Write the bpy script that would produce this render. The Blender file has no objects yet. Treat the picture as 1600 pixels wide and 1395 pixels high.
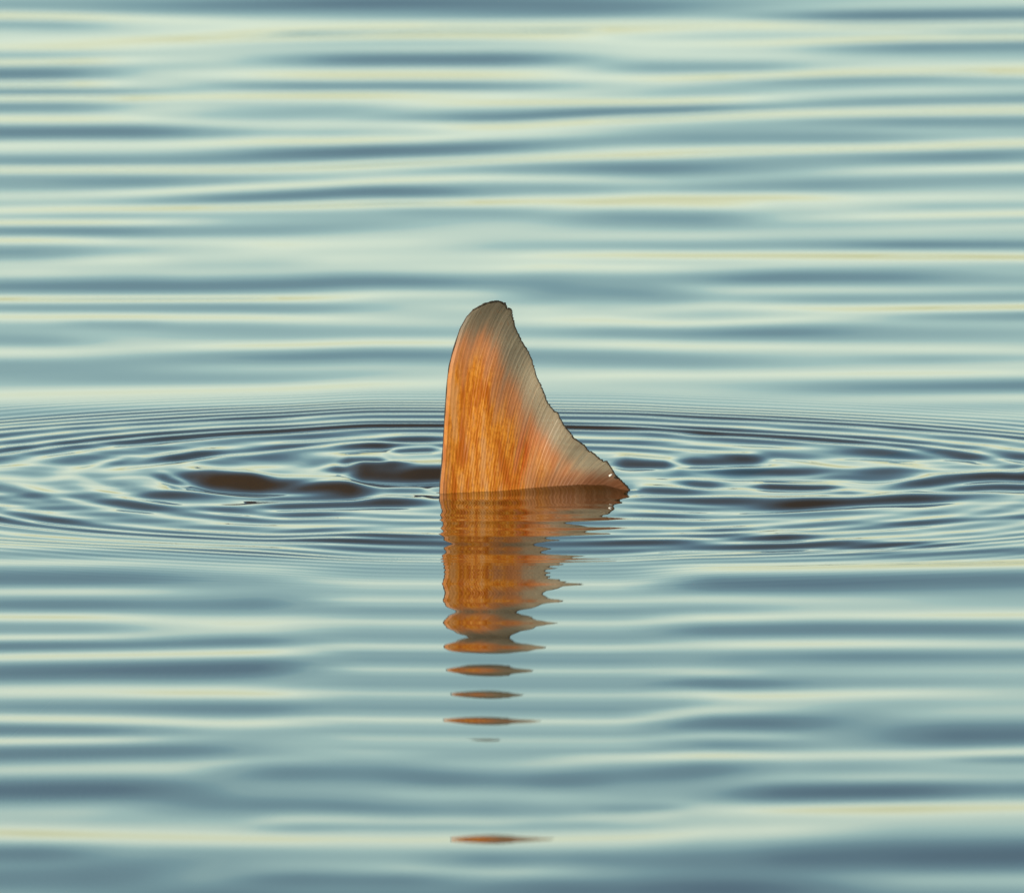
import bpy, bmesh, math, random
import numpy as np
from mathutils import Vector

random.seed(7)
rng = np.random.default_rng(11)
R = math.radians
SC = bpy.context.scene

# ------------------------------------------------------------------ camera
PX = 0.0004                      # metres per photo pixel at the fin (photo is 1600 px wide)
DIST = 12.0
ELEV = R(5.6)
FPX = DIST / PX                  # focal length in photo pixels
PITCH = ELEV - math.atan((770 - 697.5) / FPX)
CAM = (0.0, -DIST * math.cos(ELEV), DIST * math.sin(ELEV))
cam_d = bpy.data.cameras.new('camera')
cam = bpy.data.objects.new('camera', cam_d)
SC.collection.objects.link(cam)
cam.location = CAM
cam.rotation_euler = (math.pi / 2 - PITCH, 0, 0)
cam_d.sensor_width = 36
cam_d.lens = 36 * FPX / 1600
cam_d.clip_start = 0.1
cam_d.clip_end = 3000
cam_d.dof.use_dof = True
cam_d.dof.focus_distance = DIST
cam_d.dof.aperture_fstop = 30
SC.camera = cam

# ------------------------------------------------------------------ sky, sun, exposure
SUN_EL, SUN_AZ = R(17), R(226)    # azimuth clockwise from +Y: behind the camera, to its left
world = bpy.data.worlds.new('World')
SC.world = world
world.use_nodes = True
nt = world.node_tree
nt.nodes.clear()
N, L = nt.nodes.new, nt.links.new
out = N('ShaderNodeOutputWorld')
bg = N('ShaderNodeBackground'); bg.inputs[1].default_value = 0.1
sky = N('ShaderNodeTexSky'); sky.sky_type = 'NISHITA'; sky.sun_disc = False
sky.sun_elevation = SUN_EL; sky.sun_rotation = SUN_AZ
sky.air_density = 1.3; sky.dust_density = 3.0
tc = N('ShaderNodeTexCoord')
sep = N('ShaderNodeSeparateXYZ'); L(tc.outputs['Generated'], sep.inputs[0])
# thin streaky cloud: bends the height at which the pale horizon light gives way to blue
mp = N('ShaderNodeMapping'); mp.inputs['Scale'].default_value = (2.2, 2.2, 15)
L(tc.outputs['Generated'], mp.inputs[0])
nz = N('ShaderNodeTexNoise'); nz.inputs['Scale'].default_value = 1.6; nz.inputs['Detail'].default_value = 3
L(mp.outputs[0], nz.inputs['Vector'])
ms = N('ShaderNodeMath'); ms.operation = 'MULTIPLY_ADD'
ms.inputs[1].default_value = 0.055; ms.inputs[2].default_value = -0.0275
L(nz.outputs['Fac'], ms.inputs[0])
ad = N('ShaderNodeMath'); ad.operation = 'ADD'; L(sep.outputs['Z'], ad.inputs[0]); L(ms.outputs[0], ad.inputs[1])
ramp = N('ShaderNodeValToRGB'); L(ad.outputs[0], ramp.inputs[0])
K = 1.2
stops = [(0.0, (0.74, 0.78, 0.46)), (0.026, (0.98, 1.06, 0.74)), (0.060, (1.05, 1.23, 1.02)),
         (0.098, (0.64, 0.97, 0.94)), (0.145, (0.35, 0.66, 0.75)), (0.20, (0.18, 0.38, 0.53)), (0.28, (0.12, 0.24, 0.34)),
         (0.40, (0.055, 0.072, 0.08)), (1.0, (0.045, 0.06, 0.07))]
cr = ramp.color_ramp
while len(cr.elements) < len(stops):
    cr.elements.new(0.5)
for el, (p, c) in zip(cr.elements, stops):
    el.position = p; el.color = (c[0] / K, c[1] / K, c[2] / K, 1)
vm = N('ShaderNodeVectorMath'); vm.operation = 'SCALE'; vm.inputs['Scale'].default_value = K * 10
L(ramp.outputs[0], vm.inputs[0])
mix = N('ShaderNodeMix'); mix.data_type = 'RGBA'; mix.inputs[0].default_value = 0.12
L(vm.outputs[0], mix.inputs[6]); L(sky.outputs[0], mix.inputs[7])
L(mix.outputs[2], bg.inputs[0]); L(bg.outputs[0], out.inputs[0])

sd = bpy.data.lights.new('sun', 'SUN'); sd.energy = 3.8; sd.angle = R(0.6); sd.color = (1, 0.86, 0.66)
so = bpy.data.objects.new('sun', sd); SC.collection.objects.link(so)
dvec = Vector((math.sin(SUN_AZ) * math.cos(SUN_EL), math.cos(SUN_AZ) * math.cos(SUN_EL), math.sin(SUN_EL)))
so.rotation_euler = dvec.to_track_quat('Z', 'Y').to_euler()
so.location = (-3, -5, 4)

SC.view_settings.view_transform = 'Standard'
SC.view_settings.look = 'None'
SC.view_settings.gamma = 1
SC.view_settings.exposure = 0.06
SC.view_settings.use_curve_mapping = False
SC.cycles.max_bounces = 10
SC.cycles.transparent_max_bounces = 12

# ------------------------------------------------------------------ helpers
def smooth(o):
    me = o.data
    me.polygons.foreach_set('use_smooth', np.ones(len(me.polygons), dtype=bool))

def grid_mesh(name, P, mat, uv=None):
    """P: array rows x cols x 3 -> one mesh object"""
    r, c = P.shape[:2]
    me = bpy.data.meshes.new(name)
    nv, nf = r * c, (r - 1) * (c - 1)
    me.vertices.add(nv)
    me.vertices.foreach_set('co', P.reshape(-1).astype(np.float32))
    idx = np.arange(nv, dtype=np.int32).reshape(r, c)
    q = np.stack([idx[:-1, :-1], idx[:-1, 1:], idx[1:, 1:], idx[1:, :-1]], -1).reshape(-1)
    me.loops.add(nf * 4)
    me.loops.foreach_set('vertex_index', q)
    me.polygons.add(nf)
    me.polygons.foreach_set('loop_start', np.arange(nf, dtype=np.int32) * 4)
    me.update(calc_edges=True)
    if uv is not None:
        ul = me.uv_layers.new(name='UVMap')
        ul.data.foreach_set('uv', uv.reshape(-1, 2)[q].reshape(-1).astype(np.float32))
    me.materials.append(mat)
    o = bpy.data.objects.new(name, me)
    SC.collection.objects.link(o)
    smooth(o)
    return o

def new_mat(name):
    m = bpy.data.materials.new(name); m.use_nodes = True
    return m, m.node_tree, m.node_tree.nodes['Principled BSDF'], m.node_tree.nodes['Material Output']

def to_world(px, py):
    """photo pixel -> point on the calm water plane"""
    a = PITCH + math.atan((py - 697.5) / FPX)
    h = CAM[2] / math.sin(a)                      # slant range in the vertical plane
    y = CAM[1] + CAM[2] / math.tan(a)
    s = h * math.cos(a - PITCH) / FPX
    return (px - 800) * s, y

# ------------------------------------------------------------------ water relief
def lin(a, b, step):
    return np.arange(a, b, step)
def grow(start, step, f, end):
    v, s, o = start, step, []
    while v < end:
        s *= f; v += s; o.append(v)
    return np.array(o)
xs_c = lin(-0.40, 0.4001, 0.002)
xs_m = lin(0.404, 0.86, 0.004)
xs_o = grow(xs_m[-1], 0.008, 1.28, 900)
xs_p = np.concatenate([xs_m, xs_o])
X = np.concatenate([-xs_p[::-1], xs_c, xs_p])
ys = np.concatenate([lin(-3.0, -2.2, 0.008), lin(-2.2, -0.7, 0.0042), lin(-0.7, 0.76, 0.0020), lin(0.76, 4.9, 0.0065)])
Y = np.concatenate([-3.0 - grow(0, 0.006, 1.28, 900)[::-1], ys, ys[-1] + grow(0, 0.006, 1.28, 900)])
nx, ny = len(X), len(Y)

# photo pixel of each grid vertex on the calm plane
yy = Y - CAM[1]
ang = np.where(yy > 0.5, np.arctan2(CAM[2], np.maximum(yy, 0.5)), 1.2)
PYr = 697.5 + FPX * np.tan(ang - PITCH)
rng_d = np.hypot(np.maximum(yy, 0.5), CAM[2]) * np.cos(ang - PITCH)
PXg = 800 + X[None, :] * (FPX / rng_d)[:, None]
PYg = np.repeat(PYr[:, None], nx, 1)

UNIT = 0.050                       # slope of a streak of strength 1
S = np.zeros((ny, nx))             # slope dz/dy, positive faces the camera

def ss(t):
    t = np.clip(t, 0, 1); return t * t * (3 - 2 * t)

def streak(pts, hh, amp, soft=0.3):
    xs = [p[0] for p in pts]; yv = [p[1] for p in pts]
    y0, y1 = min(yv) - hh * 6.5, max(yv) + hh * 6.5
    rows = np.where((PYr > y0) & (PYr < y1))[0]
    if len(rows) == 0: return
    r0, r1 = rows[0], rows[-1] + 1
    P = PXg[r0:r1]
    xa, xb = xs[0], xs[-1]
    if xa <= 0: xa -= 220
    if xb >= 1600: xb += 220
    f = max(25.0, (xb - xa) * soft)
    w = ss((P - xa + f * .25) / f) * ss((xb + f * .25 - P) / f)
    yc = np.interp(P, xs, yv)
    # soften the kinks of the polyline
    yc = (yc + np.interp(P - 25, xs, yv) + np.interp(P + 25, xs, yv)) / 3
    u = (PYg[r0:r1] - yc) / hh
    S[r0:r1] += UNIT * amp * w * (np.exp(-u * u / 2) - 0.4 * np.exp(-u * u / 12.5))

# swell-like streaks, read off the place: (points, half width, strength; + faces the camera)
ST = [
 ([(0,8),(430,10)],7,.5), ([(380,5),(1100,6)],8,1.0), ([(1200,20),(1600,20)],6,1.1), ([(0,34),(200,36)],6,.8),
 ([(150,66),(400,52),(700,45),(1000,50)],13,-.9), ([(0,70),(200,72)],8,-.5), ([(0,100),(180,98)],5,-1.0), ([(0,117),(230,116)],5,.9),
 ([(0,131),(170,130)],6,-1.1), ([(0,144),(300,143)],4,.7), ([(0,158),(220,157)],6,-.9), ([(0,173),(230,172)],7,1.2),
 ([(0,188),(260,188)],6,-.6), ([(0,210),(380,210)],12,1.3), ([(0,248),(300,246),(500,240),(800,228)],8,1.0),
 ([(0,264),(350,262),(600,255),(900,248),(1100,244)],7,-1.0), ([(430,92),(900,92)],9,1.2), ([(300,116),(900,116)],8,-.5),
 ([(350,135),(850,134)],5,.7), ([(350,153),(820,146),(1150,132)],7,-.8), ([(250,174),(620,174)],10,.5),
 ([(600,187),(800,184),(950,176),(1100,170),(1250,163)],5,1.3), ([(650,168),(1000,160),(1200,150)],6,-.8),
 ([(650,202),(900,195),(1150,186)],9,-.8), ([(450,240),(700,232),(950,220)],6,.8),
 ([(740,269),(1100,262),(1300,258),(1600,242)],9,1.3), ([(700,252),(1000,246),(1250,238),(1600,227)],6,-1.2),
 ([(0,284),(380,284)],8,.9), ([(150,300),(500,290),(750,278),(900,276)],6,-.9), ([(220,317),(400,308),(550,300),(760,303)],6,1.1),
 ([(50,328),(500,322),(800,318),(1000,316)],7,-.9), ([(0,350),(280,349)],6,-1.2), ([(50,361),(300,360),(620,353)],7,.9),
 ([(0,374),(220,374)],6,-.5), ([(350,387),(720,383)],14,-.6), ([(0,400),(150,399)],10,1.0), ([(250,412),(480,412)],9,.5),
 ([(0,445),(550,441),(900,454)],8,1.0), ([(0,466),(500,466)],8,-1.1), ([(0,480),(300,479),(650,484)],7,.9),
 ([(0,495),(400,497),(650,507)],8,-.9), ([(0,532),(170,536)],8,.8), ([(100,506),(260,507)],5,.4), ([(300,542),(760,538)],8,-.7),
 ([(280,558),(850,557),(1150,561)],9,1.0), ([(850,515),(1100,508),(1300,497),(1600,484)],8,-.7),
 ([(790,455),(1090,457)],12,1.1), ([(900,435),(1200,428)],7,-.4), ([(1080,433),(1500,432)],9,.7), ([(830,398),(1600,398)],9,-1.0),
 ([(1290,381),(1600,380)],5,1.0), ([(1180,344),(1600,334)],6,-1.0), ([(1330,322),(1600,318)],7,.8), ([(880,323),(1180,322)],10,-.7),
 ([(880,342),(1180,345)],10,.5), ([(950,216),(1200,212),(1480,215)],8,.9), ([(900,180),(1100,178),(1400,175)],7,-.7),
 ([(1100,284),(1350,284),(1600,278)],10,1.1), ([(930,105),(1270,106)],7,.8), ([(930,124),(1250,116),(1600,104)],8,-.8),
 ([(1120,128),(1300,126),(1520,121)],5,.9), ([(1230,160),(1600,154)],6,1.2), ([(1050,176),(1350,174),(1600,168)],7,-.8),
 ([(1280,195),(1600,193)],7,1.0), ([(1280,75),(1600,73)],8,1.0), ([(1150,63),(1600,60)],6,-.9), ([(1430,50),(1600,48)],4,.5),
 ([(870,30),(1300,36),(1600,34)],7,-.7), ([(1100,482),(1350,480),(1600,474)],8,-.8), ([(1130,466),(1400,463),(1600,462)],7,.8),
 ([(1330,496),(1600,494)],6,.9), ([(880,480),(1080,470)],7,.4), ([(880,521),(1320,519)],7,.5), ([(800,542),(1200,540),(1600,545)],8,-.9),
 ([(1320,561),(1600,559)],6,.7), ([(560,592),(1000,590),(1600,586)],12,-1.0), ([(0,612),(400,608),(700,600)],12,-.7),
 ([(0,578),(320,574)],13,.5), ([(1180,613),(1400,608),(1600,603)],9,.9), ([(450,212),(700,208)],9,.4), ([(400,70),(900,72)],7,.4),
 ([(0,22),(500,24)],7,-.4), ([(600,330),(850,336)],6,.4), ([(950,300),(1300,304)],10,-.7), ([(550,470),(900,473)],7,.5), ([(760,498),(1000,494)],8,-.5),
 # below the rings
 ([(0,868),(350,868),(700,866)],8,.6), ([(0,846),(300,846),(680,850)],12,-1.1), ([(0,882),(260,882)],6,-.7), ([(0,902),(380,900)],12,1.0),
 ([(0,922),(270,921)],8,-1.0), ([(0,943),(400,938),(640,936)],11,1.1), ([(0,960),(220,960)],8,-.9), ([(0,980),(290,979)],9,1.0),
 ([(0,998),(220,996)],5,-.7), ([(0,1011),(200,1008),(370,1003),(620,1003)],7,1.1), ([(0,1028),(300,1024),(640,1017)],9,-1.2),
 ([(0,1054),(250,1044),(480,1039),(650,1040)],11,.9), ([(400,1070),(690,1070)],8,.6), ([(200,1086),(520,1084)],10,-.5),
 ([(0,1108),(400,1107),(700,1100)],11,1.0), ([(0,1122),(350,1131),(700,1121)],9,-1.1), ([(0,1142),(270,1144)],8,.8),
 ([(0,1161),(320,1158)],7,-.9), ([(0,1182),(250,1173),(450,1176)],12,1.2), ([(300,1190),(520,1191)],7,-.4), ([(340,1206),(700,1201)],14,1.0),
 ([(0,1234),(330,1230)],12,1.2), ([(230,1247),(620,1258)],13,.8), ([(0,1266),(220,1262)],12,-.5), ([(400,1274),(600,1270)],9,-.5),
 ([(0,1302),(350,1310),(700,1311)],14,-1.3), ([(420,1290),(760,1289)],8,.9), ([(0,1339),(170,1338)],10,1.1), ([(0,1374),(270,1372)],14,1.0),
 ([(380,1376),(720,1373)],8,.8), ([(300,1350),(700,1345)],12,-.4),
 ([(930,894),(1300,891),(1600,884)],9,-1.1), ([(890,911),(1250,909),(1600,905)],11,.8), ([(850,934),(1430,932)],8,-.6),
 ([(850,950),(1220,951)],9,.7), ([(900,968),(1400,966),(1600,961)],9,-1.0), ([(830,985),(1300,979),(1600,986)],12,1.1),
 ([(1080,1010),(1600,1008)],9,-.7), ([(860,1032),(1120,1030)],9,-.4), ([(1180,1020),(1600,1022)],9,.4), ([(850,1050),(1180,1051)],8,-.8),
 ([(820,1061),(1250,1067)],8,.9), ([(1050,1082),(1520,1080)],9,-.6), ([(840,1095),(1120,1095)],8,.8), ([(850,1115),(1260,1113)],8,-1.0),
 ([(800,1132),(1050,1127),(1350,1121)],11,1.1), ([(980,1148),(1270,1147)],7,-.8), ([(1370,1146),(1600,1144)],14,1.2),
 ([(830,1167),(1220,1160)],9,.9), ([(920,1182),(1300,1178),(1600,1164)],8,-.9), ([(1460,1182),(1600,1182)],5,.8),
 ([(850,1217),(1000,1208),(1180,1198)],12,1.1), ([(1180,1218),(1600,1212)],8,-.8), ([(1130,1238),(1500,1230)],10,1.0),
 ([(1080,1260),(1600,1256)],13,-1.1), ([(930,1256),(1070,1256)],5,.6), ([(880,1272),(1050,1270)],8,-.5), ([(790,1286),(960,1285)],8,.8),
 ([(880,1308),(1330,1300)],13,-.8), ([(1230,1338),(1600,1332)],16,1.6), ([(930,1350),(1320,1346)],14,1.1), ([(780,1386),(1320,1384)],12,1.1),
 ([(1320,1372),(1600,1368)],12,-.6), ([(640,1178),(900,1176)],10,.7), ([(540,1193),(880,1190)],8,-.2), ([(640,1212),(920,1214)],10,1.0), ([(600,1233),(920,1236)],8,-.25),
 ([(540,1256),(980,1262)],9,1.0), ([(580,1276),(840,1274)],7,-.2), ([(680,1345),(980,1346)],12,.9), ([(560,1364),(900,1362)],8,-.5),
 ([(1300,1100),(1600,1098)],11,.5), ([(1250,1050),(1600,1048)],9,-.4),
]
ST += [([(0,-14),(1600,-10)],22,.8), ([(0,1392),(800,1398),(1600,1388)],26,.9), ([(900,1362),(1600,1350)],20,.5), ([(0,1215),(900,1222)],26,.35)]  # broad slopes added to darken the view towards its top and bottom
for pts, hh, amp in ST:
    w_ = pts[-1][0] - pts[0][0]
    pts = [(pts[0][0] - .10 * w_, pts[0][1])] + pts[1:-1] + [(pts[-1][0] + .10 * w_, pts[-1][1])]
    streak(pts, hh, amp * (0.88 + 0.22 * ss((300 - pts[0][1]) / 300)), .45)

def wavefield(n, lmin, lmax, spread, rms, seed):
    g = np.random.default_rng(seed)
    out = np.zeros((ny, nx))
    for _ in range(n):
        lam = math.exp(g.uniform(math.log(lmin), math.log(lmax)))
        th = g.normal(0, spread)
        kx, ky = 2 * math.pi / lam * math.sin(th), 2 * math.pi / lam * math.cos(th)
        out += np.sin((kx * X)[None, :] + (ky * Y)[:, None] + g.uniform(0, 6.28))
    return out / math.sqrt(n / 2) * rms
inside = ss((PXg + 260) / 260) * ss((1860 - PXg) / 260) * ss((PYg + 80) / 80) * ss((1475 - PYg) / 80)
wf = wavefield(36, 0.11, 0.50, 0.13, 1.0, 3)
S = S * (0.0 + 1.0) + UNIT * wf * (0.16 * inside + 0.75 * (1 - inside))

# slope in front of the fin, from the height of the fin that each patch of water mirrors
HP = [(770,0),(778,6),(788,14),(800,22),(815,30),(830,38),(838,45),(843,110),(849,180),(856,160),(868,60),(874,90),(880,125),(888,145),(896,140),(903,108),(908,75),
 (914,120),(924,160),(930,140),(936,107),(943,170),(953,250),(961,200),(970,122),(978,190),(985,245),(992,285),(998,255),(1008,140),(1014,210),
 (1020,320),(1029,345),(1036,275),(1043,190),(1050,275),(1056,335),(1066,360),(1073,300),(1080,222),(1087,300),(1093,370),(1101,430),(1110,345),
 (1115,275),(1120,150),(1126,275),(1132,350),(1141,400),(1147,330),(1152,283),(1157,330),(1175,470),(1195,440),(1215,510),(1235,490),
 (1255,440),(1275,510),(1287,470),(1299,300),(1309,140),(1318,300),(1328,450),(1348,540),(1372,610),(1420,640)]
hy = np.array([p[0] for p in HP], float); hv = np.array([p[1] for p in HP], float)
def cosint(x, xp, fp):
    i = np.clip(np.searchsorted(xp, x) - 1, 0, len(xp) - 2)
    t = np.clip((x - xp[i]) / (xp[i + 1] - xp[i]), 0, 1)
    t = (1 - np.cos(t * math.pi)) / 2
    return fp[i] * (1 - t) + fp[i + 1] * t
view = np.arctan2(CAM[2], np.maximum(yy, 0.5))
hz = cosint(PYr, hy, hv) * PX / math.cos(ELEV)
dd = np.maximum(-Y, 1e-3)
prof = np.tan((np.arctan2(hz, dd) - view) / 2)
prof = np.where((PYr > 770) & (PYr < 1420), prof, 0.0)
prof *= ss((PYr - 832) / 14)
# columns: full strength across the fin's mirror image, easing into the open water each side
PYs = PYg
wl = ss((PXg - 390) / 200) * ss((1130 - PXg) / 180)
wl = wl * ss((PYs - 826) / 20) * ss((1420 - PYs) / 30)
wl = wl * (1 - 0.75 * ss((PYs - 1164) / 10) * ss((1290 - PYs) / 10)) * (1 - 0.8 * ss((PYs - 1325) / 12))
S = S * (1 - wl) + prof[:, None] * wl

# leaky integration away from the camera gives the height
Z = np.zeros((ny, nx))
core = np.where((Y >= -3.1) & (Y <= 5.0))[0]
fadeY = ss((Y + 3.05) / 0.4) * ss((4.95 - Y) / 0.5)
fadeX = ss((1.6 - np.abs(X)) / 0.8)
S *= fadeY[:, None] * fadeX[None, :]
S_streak = S
def integrate(S):
    Z = np.zeros((ny, nx)); z = np.zeros(nx)
    for i in range(core[0] + 1, core[-1] + 1):
        dy = Y[i] - Y[i - 1]
        z = z * (1 - dy / 1.5) + 0.5 * (S[i] + S[i - 1]) * dy
        Z[i] = z
    return Z
Z = integrate(S)

# rings running out from the fin
CX, CY = -0.008, 0.075
DX, DY = X[None, :] - CX, Y[:, None] - CY
TH = np.arctan2(DY, DX)
RR = np.hypot(DX, DY)
RR = np.hypot(DX, DY)
wob = 0.007 * np.sin(2 * TH + 1.0) + 0.0022 * np.sin(5 * TH + 2.1)
RR2 = RR + wob * ss(RR / 0.2) + 0.0045 * np.sin(RR * 52 + 1.3 * np.cos(TH)) + 0.0012 * np.sin(9 * TH + 30 * RR)
def lam(r):                        # wavelength, shortest at the outer edge
    return np.interp(r, [0, .1, .2, .3, .38, .45, .52, .58, .66], [.085, .075, .056, .042, .033, .0245, .0185, .0155, .014])
rt = np.linspace(0, 0.8, 4000)
ph = np.cumsum(2 * math.pi / lam(rt)) * (rt[1] - rt[0])
slope_amp = np.interp(rt, [0, .10, .18, .26, .36, .44, .49, .53, .57, .62, .68], [0, .008, .035, .080, .11, .10, .070, .036, .016, .007, 0])
amp_r = slope_amp / (2 * math.pi / lam(rt))
phg = np.interp(RR2, rt, ph); ag = np.interp(RR2, rt, amp_r)
# uneven round the circle
mod = 0.78 + 0.14 * np.sin(2 * TH + 0.6 + 14 * RR) + 0.22 * np.clip(-np.cos(TH - 0.5 + math.pi), -1, 1) * -1
south = ss((-DY - 0.02) / 0.12)
mod = mod * (1 - 0.5 * south)
infront = np.exp(-((X[None, :] - 0.0) / 0.085) ** 2) * ss((-Y[:, None]) / 0.03)
mod = mod * (1 - 0.72 * infront)
Z += ag * mod * np.sin(phg) * 1.15 * (1 + 0.32 * np.sin(0.31 * phg + 1 + 1.5 * np.sin(TH)))


# churned water close to the fin
S = np.zeros((ny, nx))
IN = [
 ([(290,748),(340,755),(400,761),(470,766),(590,775)],6.5,4.95), ([(262,741),(330,748),(430,759)],5,3.2), ([(420,766),(500,762),(620,768)],3,-1.8), ([(300,728),(400,742),(520,752),(690,757)],4,-1.6),
 ([(540,744),(620,748),(720,744)],6.5,4.95), ([(500,735),(570,739),(650,738)],4,3.6), ([(560,733),(640,735),(690,731)],2.5,-1.5), ([(500,728),(600,730),(690,727)],3,-1.0),
 ([(140,732),(175,722),(225,713)],4,1.6), ([(230,722),(270,716),(300,711),(345,705)],4,2.4), ([(235,742),(262,749),(295,757)],4,2.8),
 ([(160,752),(200,765),(260,775),(340,779),(430,777)],6,2.2), ([(85,770),(130,780),(200,788),(300,795),(430,795)],4,2.2),
 ([(0,762),(50,775),(110,788),(160,793)],6,1.5), ([(0,778),(60,789),(120,797)],5,1.3), ([(0,806),(150,812),(300,820)],4,.9),
 ([(60,722),(130,712),(210,703)],6,1.1), ([(100,745),(160,735),(240,722),(330,712)],6,-1.2), ([(120,748),(170,760),(230,768),(330,772)],5,-1.3),
 ([(480,701),(560,700),(650,702)],3,2.6), ([(350,697),(480,695)],4,1.7), ([(590,691),(700,690)],4,1.6), ([(400,718),(540,722)],7,1.5),
 ([(525,727),(610,726)],4,3.8), ([(605,710),(640,706),(690,705)],3,3.2), ([(380,776),(570,779)],4,3.0), ([(380,790),(540,791),(690,790)],4,3.4),
 ([(380,804),(560,806)],3,1.6), ([(580,771),(690,771)],4,2.2), ([(440,813),(700,815)],3,1.5), ([(420,783),(690,784)],3,-1.0),
 ([(420,829),(690,826)],3,1.2), ([(520,842),(700,846)],3,1.2), ([(450,835),(690,836)],4,-.9),
 ([(960,676),(1040,680),(1130,678)],3,2.0), ([(960,692),(1080,693)],3,1.0), ([(1050,718),(1100,721),(1160,718),(1215,713)],5,3.6),
 ([(1200,710),(1260,709),(1360,707),(1500,712),(1600,713)],5,2.5), ([(955,724),(1000,728),(1060,731)],5,3.2), ([(990,739),(1100,742)],4,1.4),
 ([(1070,736),(1150,738),(1240,736),(1310,735)],5,2.6), ([(1280,746),(1330,742),(1400,738),(1460,743)],7,1.7), ([(1050,752),(1090,757),(1140,756)],4,2.6),
 ([(1170,760),(1230,762),(1320,762)],3,3.4), ([(1380,763),(1440,754),(1500,748),(1600,745)],5,4.2), ([(1440,764),(1520,759),(1600,758)],4,3.6),
 ([(1380,752),(1450,744),(1600,735)],4,-1.6), ([(960,768),(1020,770),(1130,770)],4,2.6), ([(970,785),(1100,786),(1250,787),(1400,781),(1560,774)],4,3.2),
 ([(950,794),(1100,795),(1250,790),(1360,785)],4,2.8), ([(950,806),(1100,808),(1310,800)],3,2.2), ([(1080,828),(1220,828)],3,1.6),
 ([(1080,839),(1200,839),(1300,842)],4,3.0), ([(960,850),(1100,851),(1250,850),(1550,850)],4,3.0), ([(1300,820),(1450,815),(1600,806)],3,1.6),
 ([(1150,866),(1400,864),(1600,858)],4,1.6), ([(950,836),(1060,834)],3,1.2), ([(1000,859),(1300,859)],3,-1.0), ([(950,877),(1250,873),(1600,866)],4,1.0),
 ([(960,779),(1250,778)],3,-1.3), ([(1200,772),(1400,772)],3,1.6), ([(1000,762),(1200,764)],3,-1.4), ([(1280,777),(1560,766)],3,-1.2),
 ([(1440,725),(1600,732)],7,1.2), ([(1100,702),(1300,699)],4,-.7), ([(680,788),(760,789),(850,786)],3,2.0), ([(690,778),(850,774),(960,768)],3,1.5),
 ([(690,819),(960,820)],2.2,1.1), ([(690,826),(960,825)],2.2,1.0), ([(690,806),(960,803)],2.2,1.0), ([(690,797),(960,795)],2.4,-1.0),
]
for pts, hh, amp in IN:
    streak(pts, hh * .78, amp * 1.2, .22 if amp > 4.9 else .32 if amp > 3.1 else .55)
# fine crossing ripples inside the rings
fine = wavefield(26, 0.03, 0.10, 0.07, 1.0, 9)
S += fine * 0.010 * (1 - ss((RR - 0.36) / 0.2)) * (1 - .4 * infront)
Z += integrate(S * (1 - ss((RR - 0.62) / 0.3)))

# water drawn up against the fin's near face, highest towards the trailing tip
pxx = PXg
mh = PX * np.interp(pxx, [672, 690, 780, 850, 905, 945, 975, 1000], [0, 2, 6, 12, 16, 15, 7, 0])
front = -Y[:, None]
mprof = np.where(front >= 0, np.exp(-(np.maximum(front, 0) / 0.030) ** 1.5), np.exp(-(front / 0.009) ** 2))
calm = np.exp(-(Y[:, None] / 0.045) ** 2) * ss((PXg - 655) / 30) * ss((1010 - PXg) / 40)
Z = Z * (1 - 0.85 * calm) - 0.0012 * calm
Z += mh * mprof

# ------------------------------------------------------------------ water material
m_water, t, pb, mo = new_mat('water')
N, L = t.nodes.new, t.links.new
t.nodes.remove(pb)
fr = N('ShaderNodeFresnel'); fr.inputs['IOR'].default_value = 1.35
gl = N('ShaderNodeBsdfGlossy'); gl.inputs['Roughness'].default_value = 0.012; gl.inputs['Color'].default_value = (1, 1, 1, 1)
df = N('ShaderNodeBsdfDiffuse'); df.inputs['Color'].default_value = (0.13, 0.062, 0.001, 1)
tr = N('ShaderNodeBsdfTransparent'); tr.inputs['Color'].default_value = (0.95, 0.62, 0.28, 1)
geo = N('ShaderNodeNewGeometry')
# small uneven wind ripples far out, where the relief of the mesh gives way to bump
vl = N('ShaderNodeVectorMath'); vl.operation = 'LENGTH'; L(geo.outputs['Position'], vl.inputs[0])
mr = N('ShaderNodeMapRange'); mr.inputs['From Min'].default_value = 4.2; mr.inputs['From Max'].default_value = 6.5
L(vl.outputs['Value'], mr.inputs['Value'])
mp = N('ShaderNodeMapping'); mp.inputs['Scale'].default_value = (1.6, 9, 1); L(geo.outputs['Position'], mp.inputs[0])
nz = N('ShaderNodeTexNoise'); nz.inputs['Scale'].default_value = 1.0; nz.inputs['Detail'].default_value = 1.5; L(mp.outputs[0], nz.inputs['Vector'])
bm_ = N('ShaderNodeBump'); bm_.inputs['Distance'].default_value = 0.012
L(mr.outputs[0], bm_.inputs['Strength']); L(nz.outputs['Fac'], bm_.inputs['Height'])
for n in (fr, gl, df): L(bm_.outputs[0], n.inputs['Normal'])
body = N('ShaderNodeMixShader'); body.inputs[0].default_value = 0.55
L(df.outputs[0], body.inputs[1]); L(tr.outputs[0], body.inputs[2])
mx = N('ShaderNodeMixShader'); L(fr.outputs[0], mx.inputs[0]); L(body.outputs[0], mx.inputs[1]); L(gl.outputs[0], mx.inputs[2])
L(mx.outputs[0], mo.inputs['Surface'])

P = np.zeros((ny, nx, 3))
P[..., 0] = X[None, :]; P[..., 1] = Y[:, None]; P[..., 2] = Z
water = grid_mesh('water', P, m_water)
water['kind'] = 'structure'

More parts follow.
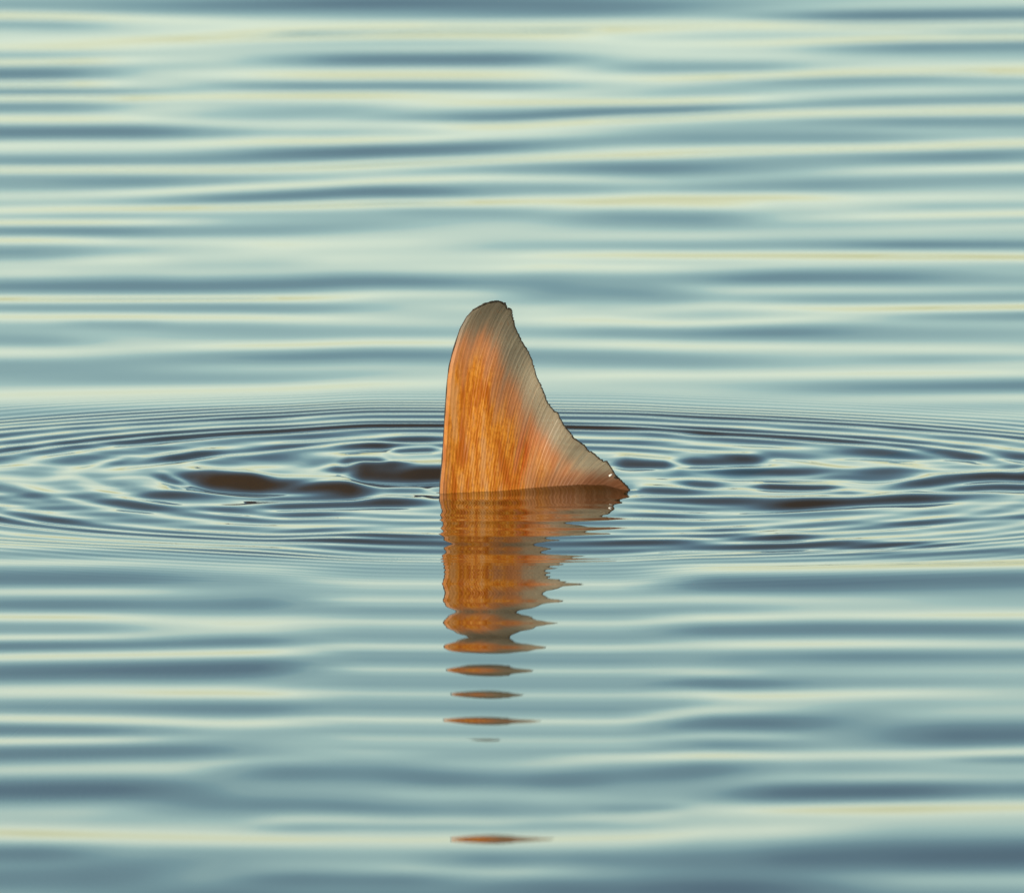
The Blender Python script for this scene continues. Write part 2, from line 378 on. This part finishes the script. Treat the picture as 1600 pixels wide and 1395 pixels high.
# muddy bottom
m_bed, t, pb, mo = new_mat('mud')
pb.inputs['Base Color'].default_value = (0.06, 0.03, 0.006, 1); pb.inputs['Roughness'].default_value = 1
nz = t.nodes.new('ShaderNodeTexNoise'); nz.inputs['Scale'].default_value = 3
rp = t.nodes.new('ShaderNodeValToRGB'); t.links.new(nz.outputs['Fac'], rp.inputs[0])
rp.color_ramp.elements[0].color = (0.045, 0.024, 0.002, 1); rp.color_ramp.elements[1].color = (0.085, 0.045, 0.004, 1)
t.links.new(rp.outputs[0], pb.inputs['Base Color'])
gx = np.linspace(-900, 900, 9); B = np.zeros((9, 9, 3)); B[..., 0] = gx[None, :]; B[..., 1] = gx[:, None]; B[..., 2] = -0.6
bed = grid_mesh('riverbed', B, m_bed); bed['kind'] = 'structure'

# ------------------------------------------------------------------ the fish
def fp(px, py, y=0.0):
    return ((px - 800) * PX, y, (770 - py) * PX / math.cos(ELEV))

LEAD = [(686,805),(686,790),(687,775),(688,755),(691,725),(693,690),(695,655),(697,625),(699,595),(702,572),(707,552),(713,532),(719,514),(729,496),(739,485)]
EDGE = [(739,485),(748,480),(757,475),(768,472),(778,471),(784,473),(787,476),(789,474),(791,480),(792,484),(797,483),(799,487),(801,497),(803,507),(808,520),(815,534),
        (823,547),(829,559),(833,572),(837,586),(842,598),(847,608),(851,618),(855,629),(860,637),(863,639),(867,644),(872,647),(874,652),(878,660),(885,671),(890,676),(896,684),
        (903,689),(909,693),(914,697),(918,704),(925,707),(931,712),(936,717),(943,721),(948,722),(953,728),(958,737),(964,746),(970,751),(976,756),(981,762),(985,767),(986,775),(984,790)]
def arc(pts, n, even=True):
    p = np.array(pts, float)
    d = np.concatenate([[0], np.cumsum(np.hypot(*np.diff(p, axis=0).T))])
    s = np.linspace(0, d[-1], n)
    return np.stack([np.interp(s, d, p[:, 0]), np.interp(s, d, p[:, 1])], -1)
NU, NV = 440, 90
edge = arc(EDGE, NU); lead = arc(LEAD, NV)
u = np.linspace(0, 1, NU); v = np.linspace(0, 1, NV)
# ragged ends of the rays along the trailing edge
rag = np.array([random.gauss(0, 1) for _ in range(NU)])
rag = np.convolve(rag, [.25, .5, .25], 'same')
nrm = np.gradient(edge, axis=0); nrm = np.stack([-nrm[:, 1], nrm[:, 0]], -1); nrm /= np.linalg.norm(nrm, axis=1)[:, None] + 1e-9
edge = edge + nrm * (rag * 0.6 * ss((u - 0.10) / 0.1))[:, None]
base = np.stack([686 + u * 236, np.full(NU, 805.0)], -1)
G = np.zeros((NV, NU, 2))
for j in range(NU):
    p0, p2 = base[j], edge[j]
    h = p0[1] - p2[1]
    p1 = np.array([p0[0] + (p2[0] - p0[0]) * (0.40 - 0.10 * u[j]), p0[1] - h * 0.58])
    G[:, j] = ((1 - v) ** 2)[:, None] * p0 + (2 * v * (1 - v))[:, None] * p1 + (v ** 2)[:, None] * p2
dl = lead - G[:, 0]
G += dl[:, None, :] * ((1 - u) ** 3)[None, :, None]
# cross-section: thin membrane on fin rays, thicker at the root and the leading ray
UU, VV = np.meshgrid(u, v)
nray = 58
ray = 0.5 + 0.5 * np.cos(UU * nray * 2 * math.pi)
seg = 0.5 + 0.5 * np.cos((UU * nray * 2) * 2 * math.pi + 1)
th = 0.0003 + 0.0016 * (1 - VV) ** 1.3 + 0.0010 * np.exp(-(UU / 0.05) ** 2) * (1 - VV * .7)
th += ray ** 2 * 0.00013 * (1 - 0.4 * VV) + seg * 0.00003 * ss((VV - .4) / .3)
edge_thin = np.minimum(ss(UU / 0.018), np.minimum(ss((1 - UU) / 0.012), ss((1 - VV) / 0.03)))
th = th * (0.25 + 0.75 * edge_thin)
camber = 0.004 * np.sin(UU * 3.0 + 0.4) * VV + 0.0020 * np.sin(UU * 11 + VV * 4) * VV + 0.0008 * np.sin(UU * 31 - VV * 3) * VV ** 2
def fin_side(sgn):
    Q = np.zeros((NV, NU, 3))
    Q[..., 0] = (G[..., 0] - 800) * PX
    Q[..., 2] = (770 - G[..., 1]) * PX / math.cos(ELEV)
    Q[..., 1] = camber + sgn * th
    return Q
FR, BK = fin_side(-1), fin_side(1)
# wrap front and back into one closed sheet
Pf = np.concatenate([FR, BK[:, ::-1]], axis=1)
Pf = np.concatenate([Pf, Pf[:, :1]], axis=1)
top = Pf.copy()[-1:]                       # close over the tip row
mid = 0.5 * (FR[-1] + BK[-1])
top[0, :NU] = mid; top[0, NU:2 * NU] = mid[::-1]; top[0, 2 * NU] = mid[0]
Pf = np.concatenate([Pf, top], axis=0)
uvf = np.zeros((NV, NU, 2)); uvf[..., 0] = UU; uvf[..., 1] = VV
uvf = np.concatenate([uvf, uvf[:, ::-1]], axis=1); uvf = np.concatenate([uvf, uvf[:, :1]], axis=1); uvf = np.concatenate([uvf, uvf[-1:]], axis=0)

m_fin, t, pb, mo = new_mat('fin_membrane')
N, L = t.nodes.new, t.links.new
tcn = N('ShaderNodeTexCoord')
spu = N('ShaderNodeSeparateXYZ'); L(tcn.outputs['UV'], spu.inputs[0])
def math_(op, a, b=None, c=None):
    n = N('ShaderNodeMath'); n.operation = op
    for i, q in enumerate((a, b, c)):
        if q is None: continue
        if isinstance(q, (int, float)): n.inputs[i].default_value = q
        else: L(q, n.inputs[i])
    return n.outputs[0]
def mapr(x, a, b, c=0, d=1):
    n = N('ShaderNodeMapRange'); n.interpolation_type = 'SMOOTHSTEP'
    L(x, n.inputs['Value'])
    for k, q in zip(('From Min', 'From Max', 'To Min', 'To Max'), (a, b, c, d)): n.inputs[k].default_value = q
    return n.outputs[0]
def noise(scale, detail=2, sc=1.0, coord='UV', rough=.5):
    m = N('ShaderNodeMapping'); m.inputs['Scale'].default_value = scale; L(tcn.outputs[coord], m.inputs[0])
    n = N('ShaderNodeTexNoise'); n.inputs['Scale'].default_value = sc; n.inputs['Detail'].default_value = detail; n.inputs['Roughness'].default_value = rough
    L(m.outputs[0], n.inputs['Vector']); return n.outputs['Fac']
def mixc(f, a, b, mode='MIX'):
    n = N('ShaderNodeMix'); n.data_type = 'RGBA'; n.blend_type = mode
    if isinstance(f, (int, float)): n.inputs[0].default_value = f
    else: L(f, n.inputs[0])
    for i, q in ((6, a), (7, b)):
        if isinstance(q, tuple): n.inputs[i].default_value = (*q, 1)
        else: L(q, n.inputs[i])
    return n.outputs[2]
U_, V_ = spu.outputs['X'], spu.outputs['Y']
spo = N('ShaderNodeSeparateXYZ'); L(tcn.outputs['Object'], spo.inputs[0])
OX, OZ = spo.outputs['X'], spo.outputs['Z']
n_band = noise((17, 2.0, 1), 3)           # broad streaks along the rays
n_ray = noise((46, 1.1, 1), 2)            # fine streaks
n_hair = noise((170, 0.9, 1), 1)
n_blot = noise((520, 1, 260), 3, 1.0, 'Object', .7)   # mottled skin
n_big = noise((45, 1, 22), 2, 1.0, 'Object')
# pigment: strong near the leading half and the root, washing out to clear grey near tip and trailing edge
d_edge = mapr(math_('ADD', math_('ADD', V_, math_('MULTIPLY', n_band, 0.22)), mapr(U_, 0.02, 0.30, -0.22, 0.0)), 0.42, 1.10, 1, 0)
d_tip = mapr(math_('ADD', OZ, math_('MULTIPLY', n_ray, 0.03)), 0.088, 0.138, 1, 0.0)
d_trail = mapr(math_('ADD', U_, math_('MULTIPLY', n_ray, 0.10)), 0.34, 0.92, 1, 0.38)
pig = math_('MULTIPLY', math_('MULTIPLY', d_edge, d_tip), d_trail)
pig = math_('MULTIPLY', pig, mapr(n_band, 0.32, 0.58, 0.45, 1.0))
pig = math_('MULTIPLY', pig, mapr(U_, 0.0, 0.06, 0.55, 1.0))
grey = mixc(d_tip, mixc(n_hair, (0.15, 0.115, 0.075), (0.24, 0.19, 0.13)), mixc(n_hair, (0.38, 0.32, 0.23), (0.58, 0.50, 0.37)))
tan_ = mixc(n_ray, (0.54, 0.22, 0.085), (0.76, 0.36, 0.17))
n_patch = noise((150, 1, 26), 3, 1.0, 'Object', .6)
orange = mixc(mapr(n_blot, 0.34, 0.66), (0.66, 0.22, 0.010), (0.92, 0.39, 0.035))
amber = mixc(mapr(n_patch, 0.52, 0.38), orange, (0.58, 0.155, 0.002))
c1 = mixc(mapr(pig, 0.02, 0.30), grey, tan_)
c2 = mixc(mapr(pig, 0.22, 0.75), c1, mixc(mapr(n_patch, 0.48, 0.68, 0, 0.8), amber, (0.80, 0.42, 0.16)))
# reddish blush along the middle rays low down
redm = math_('MULTIPLY', math_('MULTIPLY', mapr(U_, 0.38, 0.46), mapr(U_, 0.46, 0.58, 0.8, 0)), mapr(OZ, 0.0, 0.02, .5, 1))
redm = math_('MULTIPLY', redm, mapr(OZ, 0.020, 0.050, 1, 0))
c3 = mixc(math_('MULTIPLY', redm, mapr(n_ray, 0.30, 0.60)), c2, (0.70, 0.11, 0.012))
# pale ray lines and dark joints between them
hairm = mapr(U_, 0.25, 0.60, 0.22, 0.9)
c4 = mixc(math_('MULTIPLY', hairm, mapr(n_hair, 0.55, 0.75, 0, 0.45)), c3, (0.78, 0.50, 0.26))
c5 = mixc(math_('MULTIPLY', hairm, mapr(n_hair, 0.25, 0.45, 0.35, 0)), c4, (0.16, 0.085, 0.03))
c6 = mixc(mapr(n_blot, 0.30, 0.46, 0.28, 0), c5, (0.36, 0.11, 0.008))
root = math_('MULTIPLY', mapr(math_('ADD', OZ, math_('MULTIPLY', n_ray, 0.008)), 0.010, 0.022, 1, 0), mapr(U_, 0.45, 0.85))
c6 = mixc(root, c6, mixc(n_ray, (0.20, 0.07, 0.025), (0.36, 0.16, 0.08)))
L(c6, pb.inputs['Base Color'])
pb.inputs['Roughness'].default_value = 0.42
pb.inputs['Specular IOR Level'].default_value = 0.35
bmp = N('ShaderNodeBump'); bmp.inputs['Strength'].default_value = 0.22; bmp.inputs['Distance'].default_value = 0.0004
L(math_('ADD', n_hair, math_('MULTIPLY', n_blot, .7)), bmp.inputs['Height']); L(bmp.outputs[0], pb.inputs['Normal'])
tl = N('ShaderNodeBsdfTranslucent'); L(c6, tl.inputs['Color'])
tp = N('ShaderNodeBsdfTransparent'); tp.inputs['Color'].default_value = (0.9, 0.85, 0.75, 1)
m1 = N('ShaderNodeMixShader'); m1.inputs[0].default_value = 0.3; L(pb.outputs[0], m1.inputs[1]); L(tl.outputs[0], m1.inputs[2])
clear = math_('MULTIPLY', mapr(pig, 0.0, 0.35, 0.26, 0.0), math_('SUBTRACT', 1.0, root))
m2 = N('ShaderNodeMixShader'); L(clear, m2.inputs[0]); L(m1.outputs[0], m2.inputs[1]); L(tp.outputs[0], m2.inputs[2])
L(m2.outputs[0], mo.inputs['Surface'])

m_rim, t, pb, mo = new_mat('fin_rim')
nzr = t.nodes.new('ShaderNodeTexNoise'); nzr.inputs['Scale'].default_value = 400
rr_ = t.nodes.new('ShaderNodeValToRGB'); t.links.new(nzr.outputs['Fac'], rr_.inputs[0])
rr_.color_ramp.elements[0].color = (0.020, 0.015, 0.010, 1); rr_.color_ramp.elements[1].color = (0.06, 0.045, 0.028, 1)
t.links.new(rr_.outputs[0], pb.inputs['Base Color']); pb.inputs['Roughness'].default_value = 0.4

m_skin, t, pb, mo = new_mat('fish_skin')
nzr = t.nodes.new('ShaderNodeTexNoise'); nzr.inputs['Scale'].default_value = 60; nzr.inputs['Detail'].default_value = 4
rr_ = t.nodes.new('ShaderNodeValToRGB'); t.links.new(nzr.outputs['Fac'], rr_.inputs[0])
rr_.color_ramp.elements[0].color = (0.30, 0.09, 0.03, 1); rr_.color_ramp.elements[1].color = (0.55, 0.22, 0.10, 1)
t.links.new(rr_.outputs[0], pb.inputs['Base Color']); pb.inputs['Roughness'].default_value = 0.4

fish = bpy.data.objects.new('fish', None); SC.collection.objects.link(fish)
fish.empty_display_size = 0.05
fish['label'] = 'orange and grey fish tail fin standing upright out of the rippled water'
fish['category'] = 'fish'

fin = grid_mesh('tail_fin', Pf, m_fin, uvf); fin.parent = fish

def tube(pts, rad, mat, name, sides=8):
    pts = np.array(pts, float); n = len(pts)
    tg = np.gradient(pts, axis=0); tg /= np.linalg.norm(tg, axis=1)[:, None] + 1e-12
    up = np.array([0, 1.0, 0]); a = np.cross(tg, up); a /= np.linalg.norm(a, axis=1)[:, None] + 1e-12
    b = np.cross(a, tg)
    w = np.linspace(0, 2 * math.pi, sides + 1)
    Q = pts[:, None, :] + rad[:, None, None] * (np.cos(w)[None, :, None] * a[:, None, :] + np.sin(w)[None, :, None] * b[:, None, :])
    return grid_mesh(name, Q, mat)
# dark wet ray that runs up the leading edge and thin ragged rim round the rest
lp = np.stack([(lead[:, 0] - 800) * PX, camber[:, 0], (770 - lead[:, 1]) * PX / math.cos(ELEV)], -1)
ledge = tube(lp, np.interp(v, [0, .5, 1], [0.00066, 0.00046, 0.00038]) * (1 + 0.3 * np.sin(v * 41) * np.sin(v * 17)), m_rim, 'leading_edge'); ledge.parent = fish
tpnt = np.stack([(edge[:, 0] - 800) * PX, camber[-1], (770 - edge[:, 1]) * PX / math.cos(ELEV)], -1)
rj = np.interp(u, [0, .12, .3, .5, 1], [1.2, 1.3, .75, .9, 1.1]) * np.array([0.00030 + 0.00028 * random.random() for _ in range(NU)])
tedge = tube(tpnt, rj, m_rim, 'trailing_edge'); tedge.parent = fish

# body below the surface: tail stalk sinking away to the left, then the trunk
def loft(path, name, mat):
    n = 20
    Q = []
    for (c, ax, rz, ry) in path:
        w = np.linspace(0, 2 * math.pi, n + 1)
        c = np.array(c); ax = np.array(ax) / np.linalg.norm(ax)
        side = np.array([0.25, 1, 0]); side = side / np.linalg.norm(side)
        upv = np.cross(ax, side); upv /= np.linalg.norm(upv)
        Q.append(c + np.cos(w)[:, None] * upv * rz + np.sin(w)[:, None] * side * ry)
    return grid_mesh(name, np.array(Q), mat)
path = []
for k in range(24):
    s = k / 23
    c = (0.012 - 0.36 * s, 0.002 + 0.10 * s * s, -0.022 - 0.24 * s)
    prof_ = [(0, .018), (.08, .026), (.25, .030), (.45, .055), (.7, .075), (.9, .06), (1, .01)]
    rz = float(np.interp(s, [p[0] for p in prof_], [p[1] for p in prof_]))
    path.append((c, (-0.36, 0.2 * s, -0.24), rz, rz * (0.35 + 0.25 * min(1, s * 2))))
bodyo = loft(path, 'body', m_skin); bodyo.parent = fish

# lower lobe of the tail, under water
NU2, NV2 = 40, 24
u2 = np.linspace(0, 1, NU2); v2 = np.linspace(0, 1, NV2)
Q = np.zeros((NV2, NU2, 3))
for j in range(NU2):
    a0 = np.array([0.012 + .055 * u2[j] * .5, -0.004, -0.012 - 0.03 * u2[j]])
    e0 = np.array([0.0725 + 0.075 * math.sin(u2[j] * 2.6) * .6 + 0.01 * u2[j], -0.001, -0.010 - 0.12 * u2[j]])
    for i in range(NV2):
        Q[i, j] = a0 * (1 - v2[i]) + e0 * v2[i]
Q[..., 1] += 0.0004 * np.cos(np.linspace(0, 60, NU2))[None, :]
uv2 = np.stack(np.meshgrid(u2 * .5 + .5, v2 * .5), -1)
lob = grid_mesh('lower_tail_lobe', Q, m_skin, uv2); lob.parent = fish

# ------------------------------------------------------------------ bead of water on the fin
m_drop, t, pb, mo = new_mat('glint_bead')
pb.inputs['Base Color'].default_value = (0.92, 0.92, 0.90, 1); pb.inputs['Roughness'].default_value = 0.18  # opaque white base colour stands in for the sun's glint on the bead
pb.inputs['Specular IOR Level'].default_value = 1.0; pb.inputs['Coat Weight'].default_value = 1.0
bm = bmesh.new()
bmesh.ops.create_uvsphere(bm, u_segments=20, v_segments=12, radius=1.0)
for vv in bm.verts:
    x, y, z = vv.co
    vv.co = Vector((x * 0.0012 * (1 + .2 * z), y * 0.0009, z * 0.00085 + x * 0.0005))
me = bpy.data.meshes.new('water_droplet'); bm.to_mesh(me); bm.free(); me.materials.append(m_drop)
drop = bpy.data.objects.new('water_droplet', me); SC.collection.objects.link(drop); smooth(drop)
dx, _, dz = fp(954, 742)
drop.location = (dx, -0.0024, dz)
drop['label'] = 'tiny water droplet, its sun glint painted white, near the low right tip of the fin'
drop['category'] = 'droplet'
